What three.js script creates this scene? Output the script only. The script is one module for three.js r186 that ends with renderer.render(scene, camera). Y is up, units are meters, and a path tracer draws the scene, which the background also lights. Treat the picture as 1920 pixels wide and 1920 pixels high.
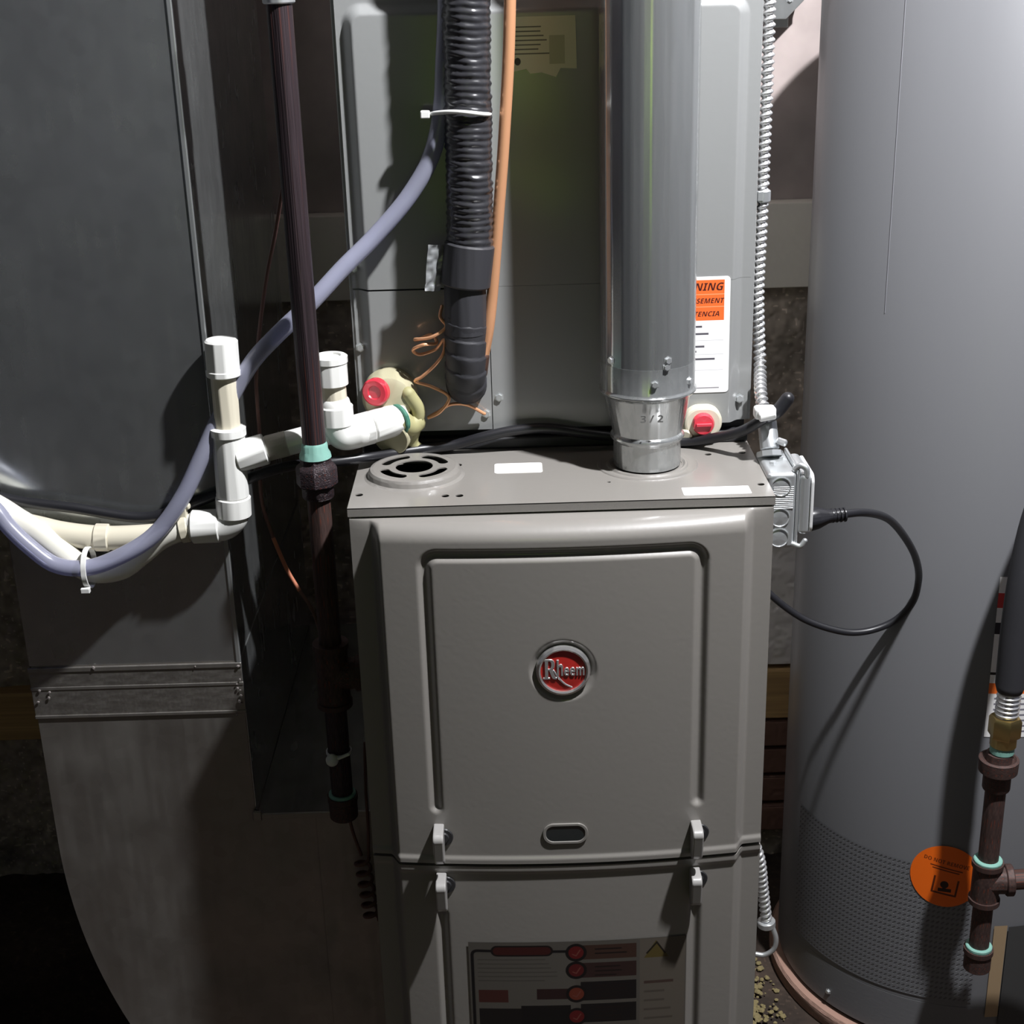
import * as THREE from 'three';
import { mergeGeometries, toCreasedNormals } from 'three/addons/utils/BufferGeometryUtils.js';
import { RoundedBoxGeometry } from 'three/addons/geometries/RoundedBoxGeometry.js';
import { MarchingCubes } from 'three/addons/objects/MarchingCubes.js';
import { FontLoader } from 'three/addons/loaders/FontLoader.js';
import { TextGeometry } from 'three/addons/geometries/TextGeometry.js';

// ---------------------------------------------------------------- camera, light, exposure
const scene = new THREE.Scene();
scene.background = new THREE.Color(0x000000);
const camera = new THREE.PerspectiveCamera(2 * Math.atan(960 / 2700) * 180 / Math.PI, 1, 0.05, 30);
camera.position.set(0, 1.55, 1.40);
camera.rotation.order = 'YXZ';
camera.rotation.set(-21 * Math.PI / 180, 0, -0.029);
const renderer = new THREE.WebGLRenderer({ antialias: true });
renderer.toneMapping = THREE.LinearToneMapping;
renderer.toneMappingExposure = 1.0;
renderer.shadowMap.enabled = true;
const BULB = [0.70, 2.56, 0.44], BULB_CD = 23.5, BULB_COL = 0xfbfcff;      // ceiling bulb right of the furnace

// ---------------------------------------------------------------- helpers
const V = (x, y, z) => new THREE.Vector3(x, y, z);
let seed = 7;
const rnd = () => { seed = (seed * 1664525 + 1013904223) >>> 0; return seed / 4294967296; };
const rr = (a, b) => a + (b - a) * rnd();
const clamp = (x, a = 0, b = 1) => Math.min(b, Math.max(a, x));
const sstep = (a, b, x) => { const t = clamp((x - a) / (b - a)); return t * t * (3 - 2 * t); };
function h2(x, y, s) { let h = (Math.imul(x, 374761393) + Math.imul(y, 668265263) + Math.imul(s, 974711)) | 0; h = Math.imul(h ^ (h >>> 13), 1274126177); return ((h ^ (h >>> 16)) >>> 0) / 4294967296; }
function vn(x, y, s = 1, per = 0) {
  const xi = Math.floor(x), yi = Math.floor(y), fx = x - xi, fy = y - yi, u = fx * fx * (3 - 2 * fx), v = fy * fy * (3 - 2 * fy);
  const w = i => per ? ((i % per) + per) % per : i;
  const a = h2(w(xi), w(yi), s), b = h2(w(xi + 1), w(yi), s), c = h2(w(xi), w(yi + 1), s), d = h2(w(xi + 1), w(yi + 1), s);
  return a + (b - a) * u + (c - a) * v + (a - b - c + d) * u * v;
}
function fbm(x, y, s = 1, o = 4, per = 0) { let t = 0, a = .5, n = 0; for (let i = 0; i < o; i++) { t += a * vn(x, y, s + i, per); n += a; a *= .5; x *= 2; y *= 2; per *= 2; } return t / n; }
const used = {};
function numbered(n) { if (!(n in used)) { used[n] = 0; return n; } used[n]++; return n + '_' + String(used[n]).padStart(3, '0'); }
function part(name, geo, mat, parent, label) {
  const m = new THREE.Mesh(Array.isArray(geo) ? mergeGeometries(geo.map(g => norm(g))) : geo, mat);
  m.name = name; m.castShadow = m.receiveShadow = true; parent.add(m);
  if (label) m.userData.label = label;
  return m;
}
function norm(g) { const r = g.index ? g.toNonIndexed() : g; for (const k of Object.keys(r.attributes)) if (!['position', 'normal', 'uv'].includes(k)) r.deleteAttribute(k); if (!r.attributes.uv) r.setAttribute('uv', new THREE.BufferAttribute(new Float32Array(r.attributes.position.count * 2), 2)); r.morphAttributes = {}; return r; }
function thing(name, label, category, pos = [0, 0, 0], group) {
  const o = new THREE.Group(); o.name = numbered(name); o.position.set(...pos); scene.add(o);
  o.userData = { label, category }; if (group) o.userData.group = group;
  return o;
}
function single(name, label, category, geo, mat, group) { const m = part(numbered(name), geo, mat, scene); m.userData = { label, category }; if (group) m.userData.group = group; return m; }
function struct(name, geo, mat) { const m = part(name, geo, mat, scene); m.userData.kind = 'structure'; return m; }
// shift world coordinates into a thing's own frame, so that parts can be given in world metres
function local(o, g) { g.translate(-o.position.x, -o.position.y, -o.position.z); return g; }
const wpart = (name, geo, mat, o, label) => part(name, local(o, Array.isArray(geo) ? mergeGeometries(geo.map(g => norm(g))) : geo), mat, o, label);
function boxUV(g, s = 1) {           // uv in metres from the dominant normal
  if (g.index) g = g.toNonIndexed();
  const p = g.attributes.position, n = g.attributes.normal, uv = new Float32Array(p.count * 2);
  for (let i = 0; i < p.count; i++) {
    const ax = Math.abs(n.getX(i)), ay = Math.abs(n.getY(i)), az = Math.abs(n.getZ(i));
    let u, v; if (az >= ax && az >= ay) { u = p.getX(i); v = p.getY(i); } else if (ax >= ay) { u = p.getZ(i); v = p.getY(i); } else { u = p.getX(i); v = p.getZ(i); }
    uv[2 * i] = u * s; uv[2 * i + 1] = v * s;
  }
  g.setAttribute('uv', new THREE.BufferAttribute(uv, 2)); return g;
}
const box = (x0, x1, y0, y1, z0, z1, r = 0) => { const g = r ? new RoundedBoxGeometry(x1 - x0, y1 - y0, z1 - z0, 2, r) : new THREE.BoxGeometry(x1 - x0, y1 - y0, z1 - z0); g.translate((x0 + x1) / 2, (y0 + y1) / 2, (z0 + z1) / 2); return g; };
// a turned profile [[radius, distance along], ...] from point A towards B
function turned(A, B, prof, seg = 32) {
  const a = V(...A), b = V(...B), d = b.clone().sub(a).normalize();
  const g = new THREE.LatheGeometry(prof.map(p => new THREE.Vector2(Math.max(p[0], 1e-5), p[1])), seg);
  g.applyQuaternion(new THREE.Quaternion().setFromUnitVectors(V(0, 1, 0), d)); g.translate(a.x, a.y, a.z);
  return toCreasedNormals(g, .6);
}
const dist = (A, B) => Math.hypot(A[0] - B[0], A[1] - B[1], A[2] - B[2]);
function rod(A, B, r, seg = 28, c = .0012) { const L = dist(A, B); return turned(A, B, [[0, 0], [r - c, 0], [r, c], [r, L - c], [r - c, L], [0, L]], seg); }
function ringRod(A, B, r, ri, seg = 28, c = .0012) { const L = dist(A, B); return turned(A, B, [[ri, 0], [r - c, 0], [r, c], [r, L - c], [r - c, L], [ri, L], [ri, 0]], seg); }
const curve = (pts, t = .5) => new THREE.CatmullRomCurve3(pts.map(p => V(...p)), false, 'centripetal', t);
function tube(pts, r, n = 0, rad = 12) {
  const c = pts.isCurve || pts.getPointAt ? pts : curve(pts); const L = c.getLength();
  const g = new THREE.TubeGeometry(c, n || Math.max(12, Math.ceil(L / .008)), r, rad);
  const uv = g.attributes.uv; for (let i = 0; i < uv.count; i++) uv.setXY(i, uv.getX(i) * L, uv.getY(i) * 2 * Math.PI * r);
  const e = []; for (const t of [0, 1]) { const p = c.getPointAt(t), s = new THREE.SphereGeometry(r * .995, rad, 6); s.translate(p.x, p.y, p.z); e.push(s); }
  return mergeGeometries([g, ...e].map(norm));
}
// a tube whose radius is a function of length along and angle
function ribbed(pts, rad, step, m = 20) {
  const c = pts.getPointAt ? pts : curve(pts), L = c.getLength(), n = Math.ceil(L / step), fr = c.computeFrenetFrames(n), P = [], U = [], I = [];
  for (let i = 0; i <= n; i++) {
    const p = c.getPointAt(i / n), N = fr.normals[i], B = fr.binormals[i];
    for (let j = 0; j <= m; j++) { const a = j / m * 2 * Math.PI, r = rad(i / n * L, a, L), cx = Math.cos(a) * r, sy = Math.sin(a) * r; P.push(p.x + N.x * cx + B.x * sy, p.y + N.y * cx + B.y * sy, p.z + N.z * cx + B.z * sy); U.push(i / n * L, a * .02); }
  }
  for (let i = 0; i < n; i++) for (let j = 0; j < m; j++) { const a = i * (m + 1) + j, b = a + m + 1; I.push(a, a + 1, b, b, a + 1, b + 1); }
  for (const [row, flip] of [[0, 0], [n, 1]]) { const p = c.getPointAt(row / n), k = P.length / 3; P.push(p.x, p.y, p.z); U.push(0, 0); for (let j = 0; j < m; j++) { const a = row * (m + 1) + j; flip ? I.push(k, a, a + 1) : I.push(k, a + 1, a); } }
  const g = new THREE.BufferGeometry(); g.setAttribute('position', new THREE.Float32BufferAttribute(P, 3)); g.setAttribute('uv', new THREE.Float32BufferAttribute(U, 2)); g.setIndex(I); g.computeVertexNormals(); return g;
}
// a sheet z = f(x, y) with thickness closed by side walls back to zb
function reliefSheet(xs, ys, f, zb) {
  const nx = xs.length, ny = ys.length, P = [], U = [], I = [];
  for (let j = 0; j < ny; j++) for (let i = 0; i < nx; i++) { P.push(xs[i], ys[j], f(xs[i], ys[j])); U.push(xs[i], ys[j]); }
  for (let j = 0; j < ny - 1; j++) for (let i = 0; i < nx - 1; i++) { const a = j * nx + i, b = a + nx; I.push(a, a + 1, b, b, a + 1, b + 1); }
  const g = new THREE.BufferGeometry(); g.setAttribute('position', new THREE.Float32BufferAttribute(P, 3)); g.setAttribute('uv', new THREE.Float32BufferAttribute(U, 2)); g.setIndex(I); g.computeVertexNormals();
  const Q = [], W = [];
  const wall = (a, b) => { const A = [a[0], a[1], a[2]], B = [b[0], b[1], b[2]]; Q.push(...A, ...[a[0], a[1], zb], ...B, ...B, ...[a[0], a[1], zb], ...[b[0], b[1], zb]); for (let k = 0; k < 6; k++) W.push(0, 0); };
  const at = (i, j) => [xs[i], ys[j], f(xs[i], ys[j])];
  for (let i = 0; i < nx - 1; i++) { wall(at(i, 0), at(i + 1, 0)); wall(at(i + 1, ny - 1), at(i, ny - 1)); }
  for (let j = 0; j < ny - 1; j++) { wall(at(nx - 1, j), at(nx - 1, j + 1)); wall(at(0, j + 1), at(0, j)); }
  const e = new THREE.BufferGeometry(); e.setAttribute('position', new THREE.Float32BufferAttribute(Q, 3)); e.setAttribute('uv', new THREE.Float32BufferAttribute(W, 2)); e.computeVertexNormals();
  return mergeGeometries([norm(g), e]);
}
const lin = (a, b, n) => Array.from({ length: n + 1 }, (_, i) => a + (b - a) * i / n);
function noisySheet(w, h, nx, ny, f) { const g = new THREE.PlaneGeometry(w, h, nx, ny), p = g.attributes.position; for (let i = 0; i < p.count; i++) p.setZ(i, f(p.getX(i), p.getY(i))); const uv = g.attributes.uv; for (let i = 0; i < uv.count; i++) uv.setXY(i, p.getX(i), p.getY(i)); g.computeVertexNormals(); return g; }
const extr = (shape, depth, bevel = 0) => new THREE.ExtrudeGeometry(shape, { depth, bevelEnabled: bevel > 0, bevelSize: bevel, bevelThickness: bevel, bevelSegments: 2, curveSegments: 24 });
function poly(pts) { const s = new THREE.Shape(); pts.forEach((p, i) => i ? s.lineTo(...p) : s.moveTo(...p)); s.closePath(); return s; }
function rrect(x0, x1, y0, y1, r) { const s = new THREE.Shape(); s.moveTo(x0 + r, y0); s.lineTo(x1 - r, y0); s.absarc(x1 - r, y0 + r, r, -Math.PI / 2, 0); s.lineTo(x1, y1 - r); s.absarc(x1 - r, y1 - r, r, 0, Math.PI / 2); s.lineTo(x0 + r, y1); s.absarc(x0 + r, y1 - r, r, Math.PI / 2, Math.PI); s.lineTo(x0, y0 + r); s.absarc(x0 + r, y0 + r, r, Math.PI, 1.5 * Math.PI); return s; }
function fitUV(g) { g.computeBoundingBox(); const b = g.boundingBox, p = g.attributes.position, uv = g.attributes.uv, sx = b.max.x - b.min.x, sy = b.max.y - b.min.y; for (let i = 0; i < p.count; i++) uv.setXY(i, (p.getX(i) - b.min.x) / sx, (p.getY(i) - b.min.y) / sy); return g; }
function screwHead(r = .0045) { return mergeGeometries([turned([0, 0, 0], [0, 0, 1], [[0, 0], [r * 1.35, 0], [r * 1.35, .0008], [r * .95, .001], [r * .9, .0034], [0, .0036]], 6)].map(norm)); }

// ---------------------------------------------------------------- textures
function dataTex(w, h, f, srgb, rep = [1, 1]) {
  const d = new Uint8Array(w * h * 4);
  for (let y = 0; y < h; y++) for (let x = 0; x < w; x++) { const c = f(x / w, y / h), k = (y * w + x) * 4; d[k] = clamp(c[0]) * 255; d[k + 1] = clamp(c[1]) * 255; d[k + 2] = clamp(c[2]) * 255; d[k + 3] = 255; }
  const t = new THREE.DataTexture(d, w, h); t.magFilter = THREE.LinearFilter; t.minFilter = THREE.LinearMipmapLinearFilter; t.generateMipmaps = true; t.wrapS = t.wrapT = THREE.RepeatWrapping; t.repeat.set(...rep);
  if (srgb) t.colorSpace = THREE.SRGBColorSpace; t.needsUpdate = true; return t;
}
const grey = v => [v, v, v];
// concrete: mottled, with pebbles of aggregate
const concreteMap = dataTex(512, 512, (u, v) => { const n = fbm(u * 6, v * 6, 11, 5, 6), p = fbm(u * 40, v * 40, 21, 2, 40), q = vn(u * 90, v * 90, 5, 90); const k = .58 + .26 * (n - .5) + .22 * (p - .5) + (q > .86 ? .16 : 0); return [k * 1.06, k * .98, k * .9]; }, true, [2, 2]);
const concreteBump = dataTex(512, 512, (u, v) => grey(.5 * fbm(u * 12, v * 12, 31, 4, 12) + .5 * vn(u * 70, v * 70, 3, 70)), false, [2, 2]);
const plasterMap = dataTex(256, 256, (u, v) => { const n = fbm(u * 8, v * 8, 41, 5, 8), k = .61 + .22 * (n - .5); return [k * 1.04, k * .965, k * .945]; }, true, [1.5, 1.5]);
const woodMap = dataTex(512, 128, (u, v) => { const g = fbm(u * 5, v * 26, 51, 4, 0), l = fbm(u * 3, v * 90, 61, 2, 0), k = .70 + .2 * (g - .5) + .12 * (l - .5); return [k * 1.08, k * .98, k * .83]; }, true, [1, 4]);
const galvMap = dataTex(512, 512, (u, v) => {          // zinc spangle: cells of slightly different grey, streaked by handling
  const X = u * 26, Y = v * 26; let best = 9, id = 0;
  for (let j = -1; j <= 1; j++) for (let i = -1; i <= 1; i++) { const cx = Math.floor(X) + i, cy = Math.floor(Y) + j, w = ((cx % 26) + 26) % 26, z = ((cy % 26) + 26) % 26, dx = cx + h2(w, z, 71) - X, dy = cy + h2(w, z, 72) - Y, d = dx * dx + dy * dy; if (d < best) { best = d; id = h2(w, z, 73); } }
  const k = .70 + .03 * (id - .5) + .07 * (fbm(u * 5, v * 5, 74, 4, 5) - .5); return [k * .985, k, k * 1.0]; }, true, [2.5, 2.5]);
const galvRough = dataTex(256, 256, (u, v) => grey(.62 + .5 * (fbm(u * 6, v * 6, 81, 4, 6) - .5) + .2 * (vn(u * 60, v * 8, 82, 0) - .5)), false, [2.5, 2.5]);
const rustMap = dataTex(256, 256, (u, v) => { const n = fbm(u * 9, v * 9, 91, 5, 9), k = .26 + .16 * (n - .5); const r = sstep(.52, .68, fbm(u * 5, v * 5, 96, 4, 5)); return [k * (1.05 + .5 * r), k * (.95 - .02 * r), k * (.97 - .2 * r)]; }, true, [9, 9]);
const paintBump = dataTex(256, 256, (u, v) => grey(fbm(u * 60, v * 60, 101, 2, 60)), false, [4, 4]);
function canvasTex(w, h, draw) { const c = document.createElement('canvas'); c.width = w; c.height = h; const x = c.getContext('2d'); draw(x, w, h); const t = new THREE.CanvasTexture(c); t.colorSpace = THREE.SRGBColorSpace; return t; }

// ---------------------------------------------------------------- materials
const std = o => new THREE.MeshStandardMaterial(o), phy = o => new THREE.MeshPhysicalMaterial(o);
const C = (r, g, b) => new THREE.Color().setRGB(r, g, b);
const M = {
  paint: phy({ color: C(.228, .215, .198), roughness: .42, clearcoat: .6, clearcoatRoughness: .16, bumpMap: paintBump, bumpScale: .00006 }),
  coilPaint: phy({ color: C(.255, .26, .258), roughness: .42, clearcoat: 1, clearcoatRoughness: .14, bumpMap: paintBump, bumpScale: .00006 }),
  tankPaint: phy({ color: C(.142, .144, .153), roughness: .48, clearcoat: .15, clearcoatRoughness: .25, bumpMap: paintBump, bumpScale: .00008 }),
  galv: std({ map: galvMap, metalness: .86, roughness: .36, roughnessMap: galvRough }),
  galvDull: std({ map: galvMap, color: 0xd8cfc8, metalness: .82, roughness: .72, roughnessMap: galvRough }),
  galvBright: std({ map: galvMap, metalness: .7, roughness: .36, roughnessMap: galvRough }),
  galvPipe: std({ map: galvMap, metalness: .76, roughness: .33, roughnessMap: galvRough }),
  zinc: std({ color: C(.64, .66, .67), metalness: .75, roughness: .36 }),
  steelBright: std({ color: C(.76, .76, .76), metalness: .8, roughness: .26 }),
  chrome: std({ color: C(.86, .85, .84), metalness: .85, roughness: .2 }),
  blackIron: std({ map: rustMap, color: 0xcbbcc6, metalness: .35, roughness: .45, bumpMap: concreteBump, bumpScale: .0008 }),
  rustIron: std({ map: rustMap, color: 0xffdccc, metalness: .3, roughness: .62 }),
  pvc: phy({ color: C(.80, .80, .77), roughness: .32, clearcoat: .3, clearcoatRoughness: .2 }),
  pvcCream: phy({ color: C(.70, .65, .52), roughness: .4, clearcoat: .2 }),
  primer: std({ color: C(.42, .40, .35), roughness: .5 }),
  dope: std({ color: C(.20, .40, .34), roughness: .6 }),
  vinyl: phy({ color: C(.46, .47, .60), roughness: .25, transmission: .5, thickness: 0 }),
  blackRubber: std({ color: C(.017, .017, .02), roughness: .55 }),
  blackCord: phy({ color: C(.014, .014, .017), roughness: .38 }),
  blackTape: phy({ color: C(.03, .03, .034), roughness: .27, clearcoat: .5, clearcoatRoughness: .25 }),
  foamBlack: std({ color: C(.028, .028, .033), roughness: .62 }),
  copper: std({ color: C(.86, .44, .24), metalness: .55, roughness: .38 }),
  copperDull: std({ color: C(.16, .09, .07), metalness: .6, roughness: .5 }),
  brownWire: std({ color: C(.13, .06, .05), roughness: .55 }),
  orangeWire: std({ color: C(.45, .16, .09), roughness: .5 }),
  nylon: phy({ color: C(.72, .72, .70), roughness: .4 }),
  brass: std({ color: C(.62, .47, .20), metalness: 1, roughness: .32 }),
  redCap: phy({ color: C(.62, .035, .06), roughness: .3, clearcoat: .4 }),
  ivory: std({ color: C(.62, .58, .46), roughness: .5 }),
  ivoryShaded: std({ color: C(.42, .39, .26), roughness: .5 }),  // ivory with the shade on the left drain port put into the colour
  putty: std({ color: C(.36, .34, .17), roughness: .6 }),
  dark: std({ color: C(.012, .012, .013), roughness: .8 }),
  plasticDark: std({ color: C(.02, .02, .022), roughness: .5 }),
  latchGrey: phy({ color: C(.34, .33, .32), roughness: .35, clearcoat: .4 }),
  redEnamel: phy({ color: C(.45, .025, .02), roughness: .25, clearcoat: .8 }),
  glassDark: phy({ color: C(.02, .025, .026), roughness: .08, clearcoat: 1 }),
  concrete: std({ map: concreteMap, bumpMap: concreteBump, bumpScale: .004, roughness: .95 }),
  plaster: std({ map: plasterMap, roughness: .9 }),
  whiteParge: std({ color: C(.86, .81, .79), roughness: .95, bumpMap: concreteBump, bumpScale: .003 }),
  sill: std({ color: C(.74, .69, .61), roughness: .9, bumpMap: concreteBump, bumpScale: .0012 }),
  pine: std({ map: woodMap, color: 0xffe6bc, roughness: .8 }),
  brick: std({ color: C(.20, .105, .08), roughness: .95, bumpMap: concreteBump, bumpScale: .003 }),
  floor: std({ map: concreteMap, color: 0x5e544e, bumpMap: concreteBump, bumpScale: .002, roughness: .9 }),
  roomWall: std({ map: plasterMap, color: 0x626c7a, roughness: .9 }),
  joist: std({ map: woodMap, color: 0x33281f, roughness: .9 }),
};

// ---------------------------------------------------------------- the room
const RX0 = -2.2, RX1 = 2.0, RZ1 = 2.7, WZ = -.86, CH = 2.72;
struct('floor', boxUV(box(RX0 - .1, RX1 + .1, -.1, 0, WZ - .1, RZ1 + .1)), M.floor);
{ const c = struct('ceiling', boxUV(box(RX0 - .1, RX1 + .1, CH, CH + .1, WZ - .1, RZ1 + .1)), M.joist);
  for (let i = 0; i < 10; i++) part('joist', boxUV(box(RX0 + .2 + i * .41, RX0 + .24 + i * .41, CH - .12, CH, WZ, RZ1)), M.joist, c); }
struct('wall_left', boxUV(box(RX0 - .1, RX0, 0, CH, WZ, RZ1)), M.roomWall);
struct('wall_right', boxUV(box(RX1, RX1 + .1, 0, CH, WZ, RZ1)), M.roomWall);
struct('wall_front', boxUV(box(RX0 - .1, RX1 + .1, 0, CH, RZ1, RZ1 + .1)), M.roomWall);
{ const w = struct('wall_back', boxUV(box(RX0 - .1, RX1 + .1, 0, CH, WZ - .1, WZ)), M.plaster);
  const rough = noisySheet(RX1 - RX0, 1.07, 520, 134, (x, y) => .012 + .012 * (fbm(x * 18 + 40, y * 18 + 40, 3, 4) - .5) + .012 * Math.max(0, vn(x * 75 + 90, y * 75 + 90, 9) - .55));
  rough.translate((RX0 + RX1) / 2, .535, WZ); part('rough_concrete', rough, M.concrete, w);
  const pg = noisySheet(.36, .25, 90, 62, (x, y) => .036 + .006 * (fbm(x * 40 + 9, y * 40 + 9, 5, 3) - .5)); pg.translate(.44, .525, WZ); part('parging', pg, M.whiteParge, w, 'rough white parging');
  for (let k = 0; k < 4; k++) for (let i = 0; i < 3; i++) { const x = .12 + i * .2 + (k % 2) * .1; part('brick', boxUV(box(x, x + .19, .066 + k * .058, .066 + k * .058 + .05, WZ, WZ + .034 + .006 * rnd(), .004)), M.brick, w); }
}
struct('trim_1', boxUV(box(RX0, RX1, 1.058, 1.19, WZ, WZ + .035, .002)), M.sill);
struct('trim_2', boxUV(box(RX0, RX1, .298, .39, WZ, WZ + .042, .002)), M.pine);

// ---------------------------------------------------------------- furnace
const FX0 = -.17, FX1 = .273, FM = (FX0 + FX1) / 2, FT = 1.0225, FB = .16;
const bow = x => .016 * (1 - ((x - FM) / .2215) ** 2);
const ridge = x => { const d = Math.min(x - FX0, FX1 - x); return sstep(.021, .033, d); };
const legX = .1445;
function uGroove(x, y) {      // distance to the pressed inverted-U channel
  const ax = Math.abs(x - FM), top = .977, bot = .675, r = .014;
  let d; if (y < bot) d = Math.hypot(ax - legX, y - bot); else if (y < top - r) d = Math.abs(ax - legX); else if (ax < legX - r) d = Math.abs(y - top); else d = Math.abs(Math.hypot(ax - (legX - r), y - (top - r)) - r);
  return d;
}
const chan = d => d < .0085 ? -.0055 * (.5 + .5 * Math.cos(Math.PI * d / .0085)) : 0;
const BX = .0495, BY = .8435;
function upperDoor(x, y) {
  const t = clamp((1.0105 - y) / .02), k = Math.sqrt(1 - (1 - t) ** 2);
  let z = .003 + (.015 * ridge(x) + bow(x)) * (y > .985 ? k : 1);
  z += chan(uGroove(x, y));
  const rb = Math.hypot(x - BX, y - BY); z -= .0045 * (1 - sstep(.030, .0365, rb));
  z += .0022 * sstep(.614, .608, y);
  return z;
}
function lowerDoor(x, y) {
  let z = .003 + .015 * ridge(x) + bow(x) - .002;
  const ax = Math.abs(x - FM), d = y > .532 ? Math.hypot(ax - legX, y - .532) : Math.abs(ax - legX);
  z += chan(d) + .0028 * sstep(.586, .593, y);
  return z;
}
const furnace = thing('furnace', 'grey gas furnace with bowed front doors, red round badge and intake grille on top', 'furnace', [FM, FB, -.35]);
const fp = (n, g, m, l) => wpart(n, g, m, furnace, l);
fp('cabinet', [box(FX0, FX0 + .002, FB, FT - .001, -.71, 0), box(FX1 - .002, FX1, FB, FT - .001, -.71, 0), box(FX0, FX1, FB, FT - .001, -.712, -.71), box(FX0, FX1, FB, FB + .002, -.71, 0), box(FX0, FX1, .99, FT - .002, -.004, -.002)], M.paint);
{ const s = poly([[FX0 - .001, -.002], [FX1 + .001, -.002], [FX1 + .001, .712], [FX0 - .001, .712]]);
  const hole = (x, z, r) => { const p = new THREE.Path(); p.absarc(x, -z, r, 0, Math.PI * 2); s.holes.push(p); };
  for (const [x, z, r] of [[-.162, -.038, .0042], [-.070, -.0275, .0042], [-.055, -.027, .0042], [-.059, -.126, .0045], [.269 - .004, -.035, .0038], [.262, -.141, .0042], [.223, -.138, .0038], [.105, -.0555, .002]]) hole(x, z, r);
  hole(-.106, -.097, .043);
  const g = extr(s, .0012); g.rotateX(-Math.PI / 2); g.translate(0, FT - .0012, 0);
  fp('top_panel', [g, box(FX0 - .001, FX1 + .001, FT - .0095, FT - .0002, -.001, .002)], M.paint); }
{ const s = new THREE.Shape(); s.absarc(0, 0, .0455, 0, Math.PI * 2); const c = new THREE.Path(); c.absarc(0, 0, .0205, 0, Math.PI * 2); s.holes.push(c);
  for (let k = 0; k < 4; k++) { const a0 = k * Math.PI / 2 + .36, a1 = (k + 1) * Math.PI / 2 - .36, p = new THREE.Path(); p.absarc(0, 0, .039, a0, a1, false); p.absarc(Math.cos(a1) * .0335, Math.sin(a1) * .0335, .0055, a1, a1 + Math.PI, false); p.absarc(0, 0, .028, a1, a0, true); p.absarc(Math.cos(a0) * .0335, Math.sin(a0) * .0335, .0055, a0 + Math.PI, a0 + 2 * Math.PI, false); s.holes.push(p); }
  const g = extr(s, .0014); g.rotateX(-Math.PI / 2); g.translate(-.106, FT + .0086, -.097);
  fp('intake_grille', [g, turned([-.106, FT, -.097], [-.106, 2, -.097], [[.0555, 0], [.0535, .0006], [.0515, .002], [.0505, .0065], [.0485, .0092], [.0455, .01], [.0455, .0086], [.047, .008], [.0495, .003], [.0495, 0]], 64)], M.paint); }
{ const xs = [...lin(FX0 + .0005, FX0 + .05, 44).slice(0, -1), ...lin(FX0 + .05, FX1 - .05, 200).slice(0, -1), ...lin(FX1 - .05, FX1 - .0005, 44)];
  fp('upper_door', reliefSheet(xs, [...lin(.6035, .614, 10).slice(0, -1), ...lin(.614, .96, 170).slice(0, -1), ...lin(.96, 1.0105, 44)], upperDoor, .0005), M.paint);
  fp('lower_door', reliefSheet(xs, [...lin(.18, .58, 130).slice(0, -1), ...lin(.58, .599, 14)], lowerDoor, .0005), M.paint);
}
// badge
const font = await new FontLoader().loadAsync('fonts/droid/droid_serif_bold.typeface.json');
const sansB = await new FontLoader().loadAsync('fonts/droid/droid_sans_bold.typeface.json');
{ const z = upperDoor(BX + .04, BY) - .0045; const badge = part('badge', turned([0, 0, 0], [0, 0, 1], [[0, 0], [.0248, 0], [.0248, .0035], [.02, .0042], [0, .0046]], 48), M.redEnamel, furnace, 'round red badge with chrome rim');
  badge.position.set(BX - FM, BY - FB, z + .35 + .001);
  part('rim', turned([0, 0, 0], [0, 0, 1], [[.0242, .001], [.0242, .0055], [.026, .0066], [.0285, .0052], [.0292, .002], [.0292, 0], [.0242, 0]], 64), M.chrome, badge);
  const L = [];
  const txt = (s, f, size, x, y, sx = 1) => { const g = new TextGeometry(s, { font: f, size, depth: .0016, bevelEnabled: true, bevelSize: .00022, bevelThickness: .0003, bevelSegments: 1, curveSegments: 6 }); g.scale(sx, 1, 1); g.translate(x, y, .0036); L.push(norm(g)); };
  txt('R', font, .0235, -.0218, -.009, .62); txt('h', sansB, .0175, -.0078, -.0052, .56); txt('eem', sansB, .0122, .0004, -.0052, .64);
  const sw = tube([[-.0105, .001, .0045], [-.005, -.008, .0045], [.002, -.0158, .0042], [.0085, -.0195, .0038]], .0011, 12, 8); L.push(sw);
  part('lettering', mergeGeometries(L), M.steelBright, badge);
}
// sight glass
{ const s = rrect(-.0245, .0245, -.0125, .0125, .0115), h = rrect(-.0222, .0222, -.0104, .0104, .0095); s.holes.push(h);
  const o = part('sight_glass', extr(s, .0008, .0006), M.paint, furnace, 'oblong sight glass'); o.position.set(.049 - FM, .6415 - FB, upperDoor(.049, .70) + .35 + .0004);
  const l = part('lens', extr(rrect(-.0218, .0218, -.010, .010, .009), .001), M.glassDark, o); l.position.z = -.0006; }
// four latch levers
for (const [x, y, dz] of [[-.0915, .6385, 0], [-.0915, .574, 1], [.1945, .6335, 0], [.1945, .5705, 1]]) {
  const z = (dz ? lowerDoor : upperDoor)(x + .015, y) - .001, s = new THREE.Shape();
  s.moveTo(0, .014); s.lineTo(.020, .0155); s.absarc(.0235, .0105, .005, Math.PI / 2, -.3, true); s.lineTo(.024, -.016); s.quadraticCurveTo(.018, -.026, .010, -.025); s.lineTo(.006, -.008); s.lineTo(0, -.008); s.closePath();
  const g = extr(s, .0085, .0016); g.translate(0, 0, -.00425); g.rotateY(-Math.PI / 2);
  const o = part('latch', g, M.latchGrey, furnace, 'protruding latch lever'); o.position.set(x - FM, y - FB, z + .35);
  const d = part('socket', turned([0, 0, 0], [0, 0, 1], [[0, 0], [.0105, 0], [.0115, .0012], [.0105, .0025], [.007, .0026], [.006, .0045], [0, .0045]], 24), M.plasticDark, o); d.position.set(.004, -.001, .0002);
}
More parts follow.
